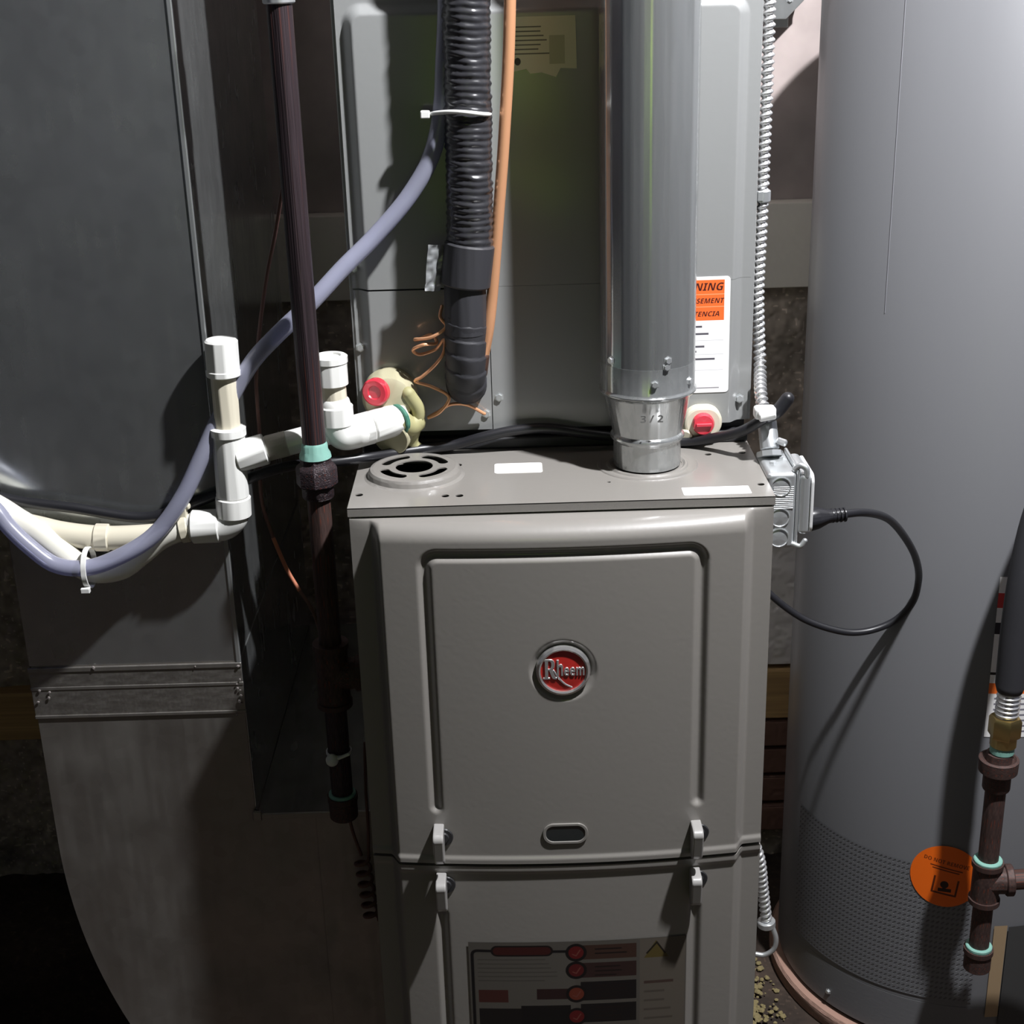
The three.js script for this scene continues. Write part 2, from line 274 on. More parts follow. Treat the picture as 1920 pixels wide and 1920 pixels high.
// printed sheets on the furnace
const sheet = (name, x0, x1, y0, y1, t, mat, parent, r = .002, label) => part(name, fitUV(extr(rrect(x0, x1, y0, y1, r), t)), mat, parent, label);
const paper = tex => std({ map: tex, roughness: .55 });
const bars = (x, w, x0, y0, y1, dy, len, h) => { for (let y = y0; y < y1; y += dy) x.fillRect(x0, y, len * (.6 + .4 * rnd()), h); };
{ const t = canvasTex(512, 384, (x, w, h) => {
    x.fillStyle = '#85827d'; x.fillRect(0, 0, w, h); x.fillStyle = '#8b8883'; x.fillRect(14, 34, 236, 350); x.fillStyle = '#948d84'; x.fillRect(402, 2, 108, 382);
    x.strokeStyle = '#17161b'; x.lineWidth = 7; x.beginPath(); x.moveTo(8, 384); x.lineTo(8, 38); x.quadraticCurveTo(8, 24, 22, 24); x.lineTo(240, 28); x.stroke();
    x.fillStyle = '#201616'; x.beginPath(); x.roundRect(52, 10, 146, 30, 15); x.fill(); x.fillStyle = '#5d2320'; x.beginPath(); x.roundRect(57, 14, 136, 22, 11); x.fill();
    x.fillStyle = '#74716c'; bars(x, w, 20, 48, 120, 12, 205, 3);
    x.fillStyle = '#6a3a35'; x.fillRect(20, 136, 70, 36); x.fillStyle = '#43292a'; x.fillRect(158, 134, 78, 30); x.fillStyle = '#1d1b1d'; x.fillRect(120, 182, 118, 60); x.fillStyle = '#272324'; x.fillRect(20, 190, 100, 60);
    for (const [y, h2, c] of [[12, 40, '#5f4339'], [62, 42, '#4d3433'], [116, 54, '#221d20'], [180, 54, '#1f1c1f']]) { x.fillStyle = c; x.fillRect(262, y, 132, h2); x.fillStyle = '#2a1c1a'; bars(x, w, 296, y + 10, y + h2 - 6, 12, 80, 4); }
    for (const [y, c] of [[32, '#8a2022'], [82, '#7d2226'], [150, '#a04a34'], [216, '#8a2022']]) { x.fillStyle = '#191315'; x.beginPath(); x.arc(252, y, 25, 0, 7); x.fill(); x.fillStyle = c; x.beginPath(); x.arc(252, y, 18, 0, 7); x.fill(); x.strokeStyle = '#a8645a'; x.lineWidth = 3; x.beginPath(); x.moveTo(243, y + 4); x.lineTo(252, y + 9); x.lineTo(262, y - 8); x.stroke(); }
    x.fillStyle = '#857640'; x.beginPath(); x.moveTo(440, 8); x.lineTo(470, 56); x.lineTo(412, 56); x.fill(); x.strokeStyle = '#2a2418'; x.lineWidth = 4; x.beginPath(); x.moveTo(418, 44); x.lineTo(442, 14); x.lineTo(462, 46); x.stroke();
    x.fillStyle = '#6b5650'; x.fillRect(412, 122, 70, 8); x.fillStyle = '#7a736b'; bars(x, w, 412, 150, 260, 26, 76, 6); });
  const g = new THREE.PlaneGeometry(.252, .19, 40, 30), p = g.attributes.position; for (let i = 0; i < p.count; i++) p.setZ(i, lowerDoor(p.getX(i) + .061, .42) + .0012); g.computeVertexNormals();
  const o = part('instruction_label', g, std({ map: t, color: 0xa09c97, roughness: .5 }), furnace, 'printed lighting-instruction label'); o.position.set(.061 - FM, .4 - FB, .35);
  const s1 = sheet('small_sticker', -.0265, .0265, -.0165, .0165, .0003, paper(canvasTex(128, 80, (x, w, h) => { x.fillStyle = '#eeebe4'; x.fillRect(0, 0, w, h); x.fillStyle = '#b9b5ae'; bars(x, w, 12, 16, 70, 14, 100, 5); })), furnace, .004, 'small white sticker'); s1.rotation.x = -Math.PI / 2; s1.position.set(.0085 - FM, FT - FB, -.1095 + .35);
  const s2 = sheet('white_sticker', -.0355, .0355, -.0115, .0115, .0003, std({ color: C(.86, .86, .86), roughness: .4 }), furnace, .0015, 'long white sticker'); s2.rotation.x = -Math.PI / 2; s2.rotation.z = .01; s2.position.set(.2155 - FM, FT - FB, -.0195 + .35);
}
fp('flue_collar', turned([.1515, FT, -.110], [.1515, 2, -.110], [[.056, 0], [.055, .0012], [.053, .0014], [.050, .0004], [.0455, .0004], [.044, .0022], [.042, .0026], [.0395, .0008], [.0385, .0008], [.0385, 0]], 48), M.paint);

// ---------------------------------------------------------------- evaporator coil cabinet
const CX0 = -.174, CX1 = .278, CZ = -.19, CB = 1.046, CT = 1.72;
const coil = thing('coil_cabinet', 'tall grey coil cabinet standing on the furnace, behind the pipes', 'cabinet', [(CX0 + CX1) / 2, FT, -.45]);
const cp = (n, g, m, l) => wpart(n, g, m, coil, l);
cp('casing', [box(CX0, CX1, CB, CT, -.70, CZ - .006), box(CX0, CX0 + .018, CB, CT, CZ - .006, CZ, .001), box(CX1 - .018, CX1, CB, CT, CZ - .006, CZ, .001)], M.coilPaint);
cp('base_rail', [box(CX0 + .006, CX1 - .006, FT, CB, -.69, CZ - .004), box(CX0 + .004, CX1 - .004, FT + .0, FT + .014, CZ - .006, CZ + .012, .003)], M.blackRubber, 'black rubber base rail');
const cxs = [...lin(CX0 + .004, CX0 + .04, 34).slice(0, -1), ...lin(CX0 + .04, CX1 - .04, 60).slice(0, -1), ...lin(CX1 - .04, CX1 - .004, 34)];
const coilRelief = (x, y) => { const dx = Math.min(x - (CX0 + .010), CX1 - .014 - x), dy = 1.512 - y, r = .022; let d = dx; if (dx < r && dy < r) d = r - Math.hypot(r - dx, r - dy); else d = Math.min(dx, dy); return CZ + .0025 + .0105 * sstep(.0, .013, d); };
cp('front_panel', reliefSheet(cxs, [...lin(1.2125, 1.47, 30).slice(0, -1), ...lin(1.47, 1.53, 40).slice(0, -1), ...lin(1.53, CT - .004, 6)], coilRelief, CZ - .006), M.coilPaint);
cp('lower_panel', reliefSheet([...lin(-.0185, CX1 - .04, 20).slice(0, -1), ...lin(CX1 - .04, CX1 - .004, 30)], lin(CB + .001, 1.2122, 12), coilRelief, CZ - .006), M.coilPaint);
cp('access_plate', reliefSheet([...lin(CX0 + .004, CX0 + .04, 34).slice(0, -1), ...lin(CX0 + .04, -.0195, 20)], lin(CB + .001, 1.2105, 12), (x, y) => coilRelief(x, y) - .0006, CZ - .006), M.coilPaint);
{ const sc = screwHead(.0042); for (const [x, y, z] of [[-.167, 1.235, .002], [-.166, 1.145, .002], [-.011, 1.085, .0128], [-.026, 1.066, .0122], [.2645, 1.073, .005]]) { const o = part('screw', sc, M.zinc, coil); o.position.set(x - coil.position.x, y - FT, CZ + z + .45 - .0004); } }
// drain ports with red plugs
{ const g = new THREE.Shape(); g.absellipse(0, 0, .029, .030, 0, Math.PI * 2);
  const o = part('drain_port', [turned([0, 0, 0], [0, 0, 1], [[0, -.02], [.031, -.02], [.031, .018], [.026, .03], [.019, .034], [0, .034]], 32), rod([.018, -.028, -.02], [-.0, -.042, .038], .021)], M.ivoryShaded, coil, 'ivory drain port with shade put into its colour, red plug'); o.position.set(-.134 - coil.position.x, 1.093 - FT, CZ + .012 + .45);
  const c = part('plug', turned([0, 0, 0], [-.35, .05, 1], [[0, 0], [.0155, 0], [.0155, .007], [.0135, .009], [.008, .009], [.007, .0075], [0, .0075]], 28), M.redCap, o, 'red plug'); c.position.set(-.012, .012, .0305);
  part('putty', [tube([[.022, .008, .030], [.032, -.014, .026], [.026, -.036, .022], [.022, -.054, .018], [.034, -.068, .012]], .008, 24, 8), tube([[.012, -.02, .036], [.022, -.030, .030], [.028, -.028, .024]], .012, 12, 8)], M.putty, o, 'yellow-green sealing putty'); }
{ const s = rrect(-.020, .017, -.0155, .0155, .0145); const o = part('drain_port', [extr(s, .018, .003), rod([-.016, -.012, 0], [-.022, -.016, .022], .008)], M.ivory, coil, 'ivory drain port with shade put into its colour, red plug'); o.position.set(.222 - coil.position.x, 1.0515 - FT, CZ + .006 + .45);
  const c = part('plug', [turned([0, 0, 0], [0, 0, 1], [[0, 0], [.0125, 0], [.0125, .006], [.011, .0085], [0, .0092]], 28), box(-.009, .009, -.0015, .0025, .007, .0115, .001)], M.redCap, o, 'red plug'); c.position.set(-.002, 0, .0205); }
// stickers on the coil cabinet
{ const t = canvasTex(256, 512, (x, w, h) => {
    x.fillStyle = '#f3f2f2'; x.fillRect(0, 0, w, h); x.fillStyle = '#f06a2c'; x.fillRect(10, 14, w - 32, 176); x.strokeStyle = '#f7a377'; x.lineWidth = 3; for (const y of [76, 130]) { x.beginPath(); x.moveTo(10, y); x.lineTo(w - 22, y); x.stroke(); }
    x.fillStyle = '#3a0f0a'; x.textAlign = 'right'; x.font = 'bold italic 46px sans-serif'; x.fillText('WARNING', w - 28, 60, 200); x.font = 'bold italic 30px sans-serif'; x.fillText('AVERTISSEMENT', w - 26, 115, 205); x.fillText('ADVERTENCIA', w - 40, 172, 185);
    x.fillStyle = '#55535a'; for (const [y, l] of [[212, 140], [244, 165], [300, 150], [322, 120], [356, 190]]) x.fillRect(12, y, l, 9); x.strokeStyle = '#b9b8bd'; x.lineWidth = 2; for (const y of [278, 340, 410]) { x.beginPath(); x.moveTo(8, y); x.lineTo(w - 22, y); x.stroke(); } x.fillStyle = '#8a888d'; x.fillRect(110, 488, 110, 5); });
  const o = sheet('warning_sticker', -.038, .038, -.0665, .0665, .0004, paper(t), coil, .004, 'white and orange warning sticker'); o.position.set(.2115 - coil.position.x, 1.150 - FT, CZ + .0133 + .45); o.rotation.z = .005;
  const t2 = canvasTex(256, 192, (x, w, h) => { x.fillStyle = '#dbe6bf'; x.fillRect(0, 0, w, h); x.fillStyle = '#6f7a60'; bars(x, w, 8, 30, 120, 14, 150, 4); x.fillStyle = '#b9c79c'; x.fillRect(150, 60, 60, 90); x.fillStyle = '#4c5244'; x.beginPath(); x.arc(26, 140, 12, 0, 7); x.fill(); });  // green bounce light from the vest is put into this sticker colour
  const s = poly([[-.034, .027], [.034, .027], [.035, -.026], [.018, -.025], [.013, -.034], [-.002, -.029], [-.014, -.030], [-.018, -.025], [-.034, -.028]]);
  const p = part('torn_sticker', fitUV(extr(s, .0003)), paper(t2), coil, 'torn sticker with green vest light put into its colour'); p.position.set(.0465 - coil.position.x, 1.467 - FT, CZ + .0133 + .45); }

// ---------------------------------------------------------------- flue pipe
{ const o = thing('flue_pipe', 'round galvanised flue pipe rising from the furnace top', 'pipe', [.149, FT, -.093]);
  const A = [.1515, 0, -.112];
  const R = (y0, y1, prof) => turned([A[0], y0, A[2]], [A[0], y1, A[2]], prof, 64);
  wpart('reducer', R(FT + .002, 2, [[.037, 0], [.0372, .028], [.0374, .0285], [.0392, .0300], [.0408, .0325], [.0408, .0340], [.0392, .0365], [.0380, .0378], [.0470, .0805], [.0482, .0820], [.0510, .0832], [.0530, .0852], [.0532, .0872], [.0515, .0892], [.0512, .0900], [.0512, .1185], [.0502, .1185], [.0502, .1]]), M.galvBright, o, 'tapered reducer with rolled beads');
  wpart('pipe', R(1.1395, CH, [[.0502, 0], [.0510, 0], [.0510, CH - 1.1395], [.0502, CH - 1.1395]]), M.galvPipe, o);
  const sc = screwHead(.0036); for (const [a, y] of [[.33, 1.153], [.30, 1.146], [.05, 1.128], [-.95, 1.15], [.95, 1.125]]) { const s = part('screw', sc, M.zinc, o); s.position.set(A[0] + Math.sin(a) * .0505 - .149, y - FT, A[2] + Math.cos(a) * .0505 + .093); s.rotation.y = a; }
  const L = new TextGeometry('3 / 2', { font: sansB, size: .0088, depth: .0006, curveSegments: 4 }); L.center(); L.rotateX(.21); L.translate(.0025, 1.0895 - FT, .0296); part('stamp', L, M.galvBright, o, 'stamped size mark'); }

// ---------------------------------------------------------------- refrigerant lines
{ const o = thing('suction_line', 'thick black insulated pipe wrapped in ribbed shiny tape before the coil cabinet', 'pipe', [-.04, 1.1, -.135]);
  const z = -.142, top = [-.010, CH - .12, z], b = [-.0365, 1.262, z];
  wpart('ribbed_wrap', ribbed(new THREE.LineCurve3(V(...b), V(...top)), (s, a) => { const ph = s / .0068 + a / 6.283 + .35 * vn(s * 40, a * 2, 4), k = Math.abs((((ph % 1) + 1) % 1) - .5) * 2; return .0236 + .0013 * Math.pow(k, .7) + .0024 * (vn(s * 160, a * 3.5 + 3, 8) - .5); }, .0011, 30), M.blackTape, o, 'ribbed black tape wrap');
  wpart('upper_sleeve', ringRod([-.0435, 1.222, z], [-.0368, 1.268, z], .0272, .02, 36, .002), M.foamBlack, o);
  wpart('lower_sleeve', rod([-.0448, 1.168, z], [-.0435, 1.226, z], .0228, 36, .002), M.foamBlack, o);
  wpart('tape_wrap', ribbed([[-.0447, 1.19, z], [-.0452, 1.165, z], [-.0462, 1.142, z - .001], [-.047, 1.12, z - .008], [-.047, 1.105, z - .024], [-.047, 1.10, z - .06]], (s, a) => { const ph = s / .017 + a / 6.283, k = ((ph % 1) + 1) % 1; return .0218 + .0016 * (1 - k) + .001 * (vn(s * 90, a * 2, 3) - .5); }, .0016, 30), M.foamBlack, o, 'spiral tape over the elbow');
  const f = noisySheet(.017, .05, 10, 24, (x, y) => .003 * (vn(x * 300 + 9, y * 240 + 9, 6) - .5)); f.rotateY(.35); f.rotateZ(-.12); f.translate(-.076, 1.243, z + .006); wpart('tape_tail', [f, f.clone().translate(.0006, 0, -.0006)], std({ color: C(.35, .36, .37), roughness: .35, metalness: .5, side: THREE.DoubleSide }), o, 'loose crumpled silver tape tail');
}
{ const o = thing('liquid_line', 'thin bare orange copper pipe right of the black insulated pipe', 'pipe', [.0, 1.12, -.146]);
  wpart('pipe', tube([[.030, CH - .13, -.146], [.013, 1.511, -.146], [.0035, 1.381, -.146], [-.005, 1.299, -.146], [-.015, 1.207, -.145], [-.0205, 1.17, -.143], [-.0265, 1.142, -.146]], .0062, 160, 16), M.copper, o);
  wpart('stub', tube([[-.0265, 1.142, -.145], [-.0285, 1.128, -.15], [-.0295, 1.118, -.165], [-.0295, 1.116, -.185]], .0068, 30, 14), M.copperDull, o, 'tarnished brown stub');
}
// ground wire curls
single('ground_wire', 'thin bare copper wire in loose curls left of the black insulated pipe', 'wire', tube([[-.070, 1.198, -.150], [-.072, 1.188, -.142], [-.066, 1.178, -.140], [-.082, 1.167, -.138], [-.101, 1.162, -.15], [-.099, 1.158, -.163], [-.084, 1.163, -.165], [-.078, 1.157, -.15], [-.092, 1.158, -.14], [-.104, 1.150, -.15], [-.098, 1.142, -.16], [-.080, 1.146, -.165], [-.069, 1.160, -.152], [-.070, 1.148, -.145], [-.078, 1.136, -.145], [-.096, 1.119, -.15], [-.104, 1.113, -.155], [-.085, 1.104, -.16], [-.067, 1.092, -.158], [-.078, 1.076, -.155], [-.092, 1.069, -.157], [-.080, 1.075, -.16], [-.066, 1.083, -.16], [-.048, 1.081, -.164], [-.028, 1.068, -.17]], .0019, 320, 8), M.copper);

// vinyl drain tube
single('drain_tube', 'translucent bluish vinyl tube curving down from the coil cabinet to the left', 'tube', tube([[-.040, CH - .2, -.15], [-.051, 1.52, -.15], [-.0565, 1.452, -.149], [-.0605, 1.41, -.148], [-.073, 1.361, -.147], [-.10, 1.318, -.145], [-.139, 1.277, -.139], [-.172, 1.248, -.128], [-.209, 1.213, -.113], [-.243, 1.184, -.108], [-.272, 1.156, -.106], [-.297, 1.121, -.104], [-.318, 1.088, -.100], [-.338, 1.050, -.092], [-.362, 1.007, -.085], [-.396, .967, -.080], [-.432, .947, -.072], [-.471, .935, -.068], [-.505, .9395, -.068], [-.530, .960, -.070], [-.552, .984, -.074], [-.566, 1.004, -.078], [-.62, 1.05, -.085]], .0092, 260, 18), M.vinyl);

// ---------------------------------------------------------------- condensate drain of white plastic pipe
{ const o = thing('condensate_drain', 'white plastic drain pipework with two capped risers', 'pipe', [-.25, .95, -.1]);
  const w = (n, g, m, l) => wpart(n, g, m, o, l); const r = .0138, s = .0178;
  const zl = -.099, L = y => [-.3085 + .004 * (y - 1) / .17, y, zl];
  w('cap', turned(L(1.141), L(2), [[0, 0], [s, 0], [s + .0008, .001], [s + .0008, .006], [s, .007], [s, .038], [s - .002, .040], [0, .0405]]), M.pvc, 'white end cap');
  w('riser', rod(L(1.05), L(1.15), r), M.pvcCream, 'yellowed riser pipe');
  w('tee', [ringRod(L(1.003), L(1.084), s, .008), rod([-.300, 1.0485, zl], [-.268, 1.0555, zl - .005], s * .98), turned(L(1.0745), L(2), [[0, 0], [s + .0018, 0], [s + .0018, .008], [s, .009], [0, .009]])], M.pvc);
  w('cross_pipe', rod([-.283, 1.052, zl - .003], [-.196, 1.069, -.117], r), M.pvc);
  w('primer_band', ringRod([-.2675, 1.0553, zl - .0058], [-.244, 1.0598, -.1083], r + .0004, r - .002), M.primer, 'grey-stained band');
  const el = curve([[-.3095, 1.007, zl], [-.3095, .990, zl], [-.3115, .978, zl], [-.322, .969, zl], [-.338, .968, zl], [-.352, .968, zl]]);
  w('elbow', [tube(el, .0172, 40, 28), ringRod([-.3095, .980, zl], L(1.003), s + .0016, .01), ringRod([-.326, .9685, zl], [-.357, .968, zl], s + .0012, .01)], M.pvc);
  const zr = -.114, X = -.1895;
  w('cap', turned([X - .002, 1.124, zr], [X - .002, 2, zr], [[0, 0], [s, 0], [s, .024], [s + .001, .0245], [s + .001, .031], [s - .001, .0325], [.012, .0325], [.012, .030], [0, .030]]), M.pvc, 'white end cap');
  w('riser', rod([X, 1.07, zr], [X - .001, 1.13, zr], r), M.pvcCream, 'yellowed riser pipe');
  w('elbow', [tube(curve([[X, 1.098, zr], [X, 1.078, zr], [X + .006, 1.066, zr - .002], [X + .022, 1.0665, zr - .006]]), .0176, 36, 28), ringRod([X, 1.078, zr], [X, 1.1, zr], s + .0012, .01), ringRod([X + .010, 1.0655, zr - .004], [X + .036, 1.0685, zr - .016], s + .0008, .01)], M.pvc);
  w('coupling', rod([X + .035, 1.0685, zr - .0155], [X + .070, 1.072, -.152], s + .0004), M.pvc);
  w('dope_ring', ringRod([X + .062, 1.0712, -.143], [X + .066, 1.0716, -.1475], s + .001, .01), std({ color: C(.05, .17, .12), roughness: .5 }), 'dark green sealant ring');
}
single('white_hose', 'glossy white hose sagging from the left drain elbow to the left edge', 'hose', tube([[-.348, .968, -.099], [-.368, .966, -.098], [-.393, .957, -.096], [-.416, .940, -.094], [-.442, .923, -.092], [-.477, .922, -.092], [-.507, .949, -.092], [-.530, .972, -.092], [-.548, .985, -.093], [-.566, .998, -.095], [-.62, 1.03, -.1]], .0132, 120, 20), phy({ color: C(.76, .74, .66), roughness: .3, clearcoat: .4 }));
single('hose_collar', 'cream hose clamp beside the left white elbow', 'clamp', [ringRod([-.361, .967, -.099], [-.371, .9655, -.098], .0158, .012), box(-.370, -.361, .979, .997, -.103, -.094, .002), rod([-.373, .995, -.1], [-.357, .993, -.097], .0035)], M.ivory);
single('cream_pipe', 'cream plastic pipe lying behind the sagging white hose', 'pipe', [tube([[-.55, .976, -.104], [-.53, .970, -.104], [-.507, .963, -.104], [-.461, .956, -.104], [-.395, .957, -.104]], .0138, 60, 20), ringRod([-.468, .9568, -.104], [-.452, .9562, -.104], .0158, .01)], M.pvcCream);
single('zip_tie', 'white nylon tie at the lowest point of the sagging hose', 'zip tie', (() => { const g = [ringRod([-.476, .930, -.081], [-.470, .930, -.081], .0235, .022, 28, .0004), box(-.479, -.469, .908, .914, -.064, -.058, .001)]; return g; })(), M.nylon, 'zip ties');

// ---------------------------------------------------------------- left gas pipe
{ const GZ = -.075, GX = y => -.2105; const o = thing('gas_pipe', 'black iron gas pipe rising left of the furnace with a union and drip leg', 'pipe', [-.2105, .6, GZ]);
  const w = (n, g, m, l) => wpart(n, g, m, o, l), P = y => [GX(y), y, GZ];
  w('pipe', rod(P(1.04), P(CH), .0127, 28), M.blackIron);
  w('coupling', ringRod(P(1.516), P(1.58), .0158, .01), M.zinc, 'galvanised coupling');
  w('thread_dope', turned(P(1.054), P(2), [[.0125, 0], [.0175, 0], [.0168, .004], [.0145, .008], [.0142, .014], [.0128, .017]], 20), M.dope, 'turquoise thread sealant');
  w('union', [turned(P(1.022), P(2), [[.012, 0], [.0205, 0], [.0225, .002], [.0225, .020], [.021, .023], [.017, .026], [.0165, .032], [.012, .032]], 8), turned(P(1.008), P(2), [[.012, 0], [.0165, 0], [.0175, .002], [.0175, .014], [.012, .014]], 24)], M.blackIron, 'iron union');
  w('lower_pipe', rod(P(.815), P(1.02), .0127, 28), M.rustIron, 'rusty lower pipe');
  w('tee', [ringRod(P(.755), P(.83), .0185, .01), turned(P(.826), P(2), [[.01, 0], [.0205, 0], [.0205, .006], [.01, .006]]), turned(P(.752), P(2), [[.01, 0], [.0205, 0], [.0205, .006], [.01, .006]]), rod(P(.792), [-.178, .792, GZ], .0185), ringRod([-.184, .792, GZ], [-.176, .792, GZ], .0215, .01)], M.rustIron, 'iron tee');
  w('drip_leg', rod(P(.63), P(.76), .0127, 28), M.blackIron);
  w('cap', turned(P(.601), P(2), [[0, 0], [.015, 0], [.0168, .002], [.0168, .024], [.018, .025], [.018, .031], [.012, .031]], 24), M.rustIron);
  w('dope_ring', ringRod(P(.631), P(.6355), .0162, .01), M.dope, 'turquoise sealant ring');
}
single('zip_tie', 'white nylon tie with a round head on the left gas pipe drip leg', 'zip tie', [ringRod([-.2105, .689, -.075], [-.2105, .6925, -.075], .0152, .0135, 24, .0004), (() => { const g = new THREE.SphereGeometry(.0075, 14, 10); g.translate(-.217, .688, -.059); return g; })(), rod([-.213, .689, -.0585], [-.196, .695, -.061], .002)], M.nylon, 'zip ties');
single('zip_tie', 'white nylon tie holding the vinyl tube to the ribbed black pipe', 'zip tie', (() => { const g = []; const R = curve([[-.0735, 1.402, -0.1450], [-.066, 1.404, -0.1340], [-.05, 1.406, -0.1195], [-.034, 1.4055, -0.1135], [-.018, 1.403, -0.1180], [-.0115, 1.401, -0.1350], [-.016, 1.401, -0.1630], [-.04, 1.402, -0.1720], [-.066, 1.402, -0.1630], [-.0735, 1.402, -0.1470]]); const t = tube(R, .0022, 90, 8); g.push(t, box(-.083, -.073, 1.398, 1.406, -.147, -.138, .0015)); return g; })(), M.nylon, 'zip ties');

// thermostat wire beside the gas pipe
{ const o = thing('thermostat_wire', 'thin brown wire hanging behind the left gas pipe and ending in a coil', 'wire', [-.22, .5, -.1]);
  const w = (n, g, m, l) => wpart(n, g, m, o, l);
  w('upper_run', tube([[-.226, 1.335, -.098], [-.238, 1.29, -.105], [-.252, 1.242, -.11], [-.268, 1.172, -.117], [-.2745, 1.125, -.118], [-.277, 1.064, -.122], [-.281, .988, -.12], [-.272, .943, -.12]], .0021, 90, 8), M.brownWire);
  w('bare_length', tube([[-.272, .943, -.12], [-.259, .902, -.12], [-.247, .88, -.115]], .0024, 20, 8), M.orangeWire, 'faded orange length');
  w('lower_run', tube([[-.247, .88, -.115], [-.232, .855, -.108], [-.222, .80, -.103], [-.222, .70, -.1], [-.214, .631, -.1], [-.205, .563, -.1], [-.197, .53, -.1]], .0021, 80, 8), M.brownWire);
  const H = []; for (let i = 0; i <= 150; i++) { const t = i / 150, a = t * 6 * 2 * Math.PI; H.push([-.1965 + .007 * t + .0085 * Math.cos(a), .525 - .092 * t, -.1 + .0085 * Math.sin(a)]); }
  w('coil', tube(H, .0024, 300, 8), M.brownWire, 'coiled spare wire'); w('return_run', tube([[-.1885, .524, -.1], [-.186, .57, -.1], [-.1855, .62, -.1], [-.184, .68, -.11]], .0019, 30, 8), M.brownWire);
}

// ---------------------------------------------------------------- return duct
{ const DX0 = -.572, DX1 = -.325, DZ = -.12, DZB = -.66, o = thing('return_duct', 'galvanised sheet metal return duct with a rounded boot left of the furnace', 'duct', [-.45, .16, -.39]);
  const w = (n, g, m, l) => wpart(n, g, m, o, l);
  const y0 = .785, H = CH - y0, fr = noisySheet(DX1 - DX0, H, 40, 260, (x, y) => .0012 * (fbm(x * 5 + 3, y * 4 + 7, 13, 3) - .5) * Math.min(1, (.1235 - Math.abs(x)) / .03)); fr.translate((DX0 + DX1) / 2, y0 + H / 2, DZ);
  const sd = noisySheet(DZ - DZB, H, 60, 220, (x, y) => .0012 * (fbm(x * 5 + 33, y * 4 + 17, 15, 3) - .5) * Math.min(1, (.27 - Math.abs(x)) / .03)); sd.rotateY(Math.PI / 2); sd.translate(DX1, y0 + H / 2, (DZ + DZB) / 2);
  w('duct_front', fr, M.galv); w('duct_side', sd, M.galv); w('duct_back', [box(DX0, DX0 + .002, y0, CH, DZB, DZ), box(DX0, DX1, y0, CH, DZB - .002, DZB)], M.galv);
  w('corner_seam', box(DX1 - .004, DX1 + .0016, y0, CH, DZ - .004, DZ + .0016, .0012), M.galvBright, 'folded corner seam');
  const cheek = new THREE.Shape(); cheek.moveTo(DX0, .79); cheek.lineTo(DX1, .79); cheek.lineTo(DX1, .577); cheek.lineTo(-.172, .577); cheek.lineTo(-.172, .17); cheek.lineTo(DX0 + .105, .17); for (let i = 1; i <= 20; i++) { const y = .17 + i * .019; cheek.lineTo(DX0 + .76 - Math.sqrt(.76 * .76 - (.55 - y) ** 2), y); } cheek.closePath();
  const ck = boxUV(extr(cheek, DZ - DZB)); ck.translate(0, 0, DZB); w('boot', ck, M.galvDull, 'dull boot with curved heel');
  w('throat', boxUV(box(DX1 + .002, -.1725, .5772, .5786, DZB, DZ - .001)), M.galv); w('throat_side', boxUV(box(DX1 + .0002, DX1 + .0012, .578, .79, DZB, DZ - .001)), M.galv);
  w('ledge_flange', [box(DX1 - .001, -.1725, .5735, .5815, DZ, DZ + .004, .0012), box(DX1 - .003, DX1 + .008, .5725, .586, DZ + .001, DZ + .006, .002)], M.galvDull);
  w('slip_band', [box(DX0 - .002, DX1 + .0015, .721, .786, DZ - .001, DZ + .0012, .0008), box(DX0 - .0025, DX1 + .002, .7815, .788, DZ - .001, DZ + .0024, .0012), box(DX0 - .0025, DX1 + .002, .758, .7625, DZ - .001, DZ + .002, .001), box(DX0 - .0025, DX1 + .002, .7205, .725, DZ - .001, DZ + .0022, .001)], M.galvDull, 'slip joint band');
  w('collar', boxUV(box(-.252, -.1725, .175, .5745, DZ - .002, DZ + .0028, .001)), M.galvDull);
  const cr = []; for (let i = 0; i < 15; i++) { const g = new THREE.IcosahedronGeometry(rr(.001, .0024), 0), left = i % 4 == 0; g.scale(1, rr(.6, 1.6), .5); g.translate(left ? DX0 + rr(.004, .02) : i % 3 ? DX1 - rr(0, .006) : rr(DX0 + .03, DX1), left ? rr(.725, .79) : i % 3 ? rr(.722, .787) : [.7205, .787][i % 2] + rr(-.003, .003), DZ + .003); cr.push(norm(g)); }
  w('sealant_crumbs', mergeGeometries(cr), std({ color: C(.26, .23, .22), roughness: .9 }), 'dried sealant crumbs').userData.kind = 'stuff';
}

// ---------------------------------------------------------------- black cable across the back of the furnace top
{ const o = thing('black_cable', 'long black cable running behind the drain pipework and over the furnace top', 'cable', [-.15, 1.03, -.12]);
  wpart('cable', tube([[-.62, 1.026, -.108], [-.559, 1.0035, -.108], [-.492, .991, -.1095], [-.411, .977, -.1095], [-.375, .985, -.1115], [-.331, 1.0, -.1125], [-.285, 1.022, -.108], [-.245, 1.034, -.105], [-.2, 1.036, -.108], [-.165, 1.036, -.12], [-.13, 1.032, -.146], [-.09, 1.031, -.164], [-.062, 1.033, -.167], [-.034, 1.041, -.165], [.003, 1.048, -.166], [.04, 1.05, -.166], [.088, 1.042, -.166], [.15, 1.032, -.168], [.204, 1.030, -.164], [.235, 1.040, -.145], [.260, 1.055, -.122], [.280, 1.071, -.112]], .0060, 260, 12), M.blackCord, o);
  wpart('cut_end', tube([[.284, 1.073, -.112], [.294, 1.079, -.112], [.305, 1.093, -.112]], .0075, 16, 12), M.blackCord, o, 'thicker cut end');
}
single('white_clip', 'white cable clip over the lower end of the spiral conduit', 'clip', [box(.268, .292, 1.072, 1.086, -.118, -.102, .004), rod([.272, 1.077, -.100], [.290, 1.080, -.100], .006)], M.nylon);

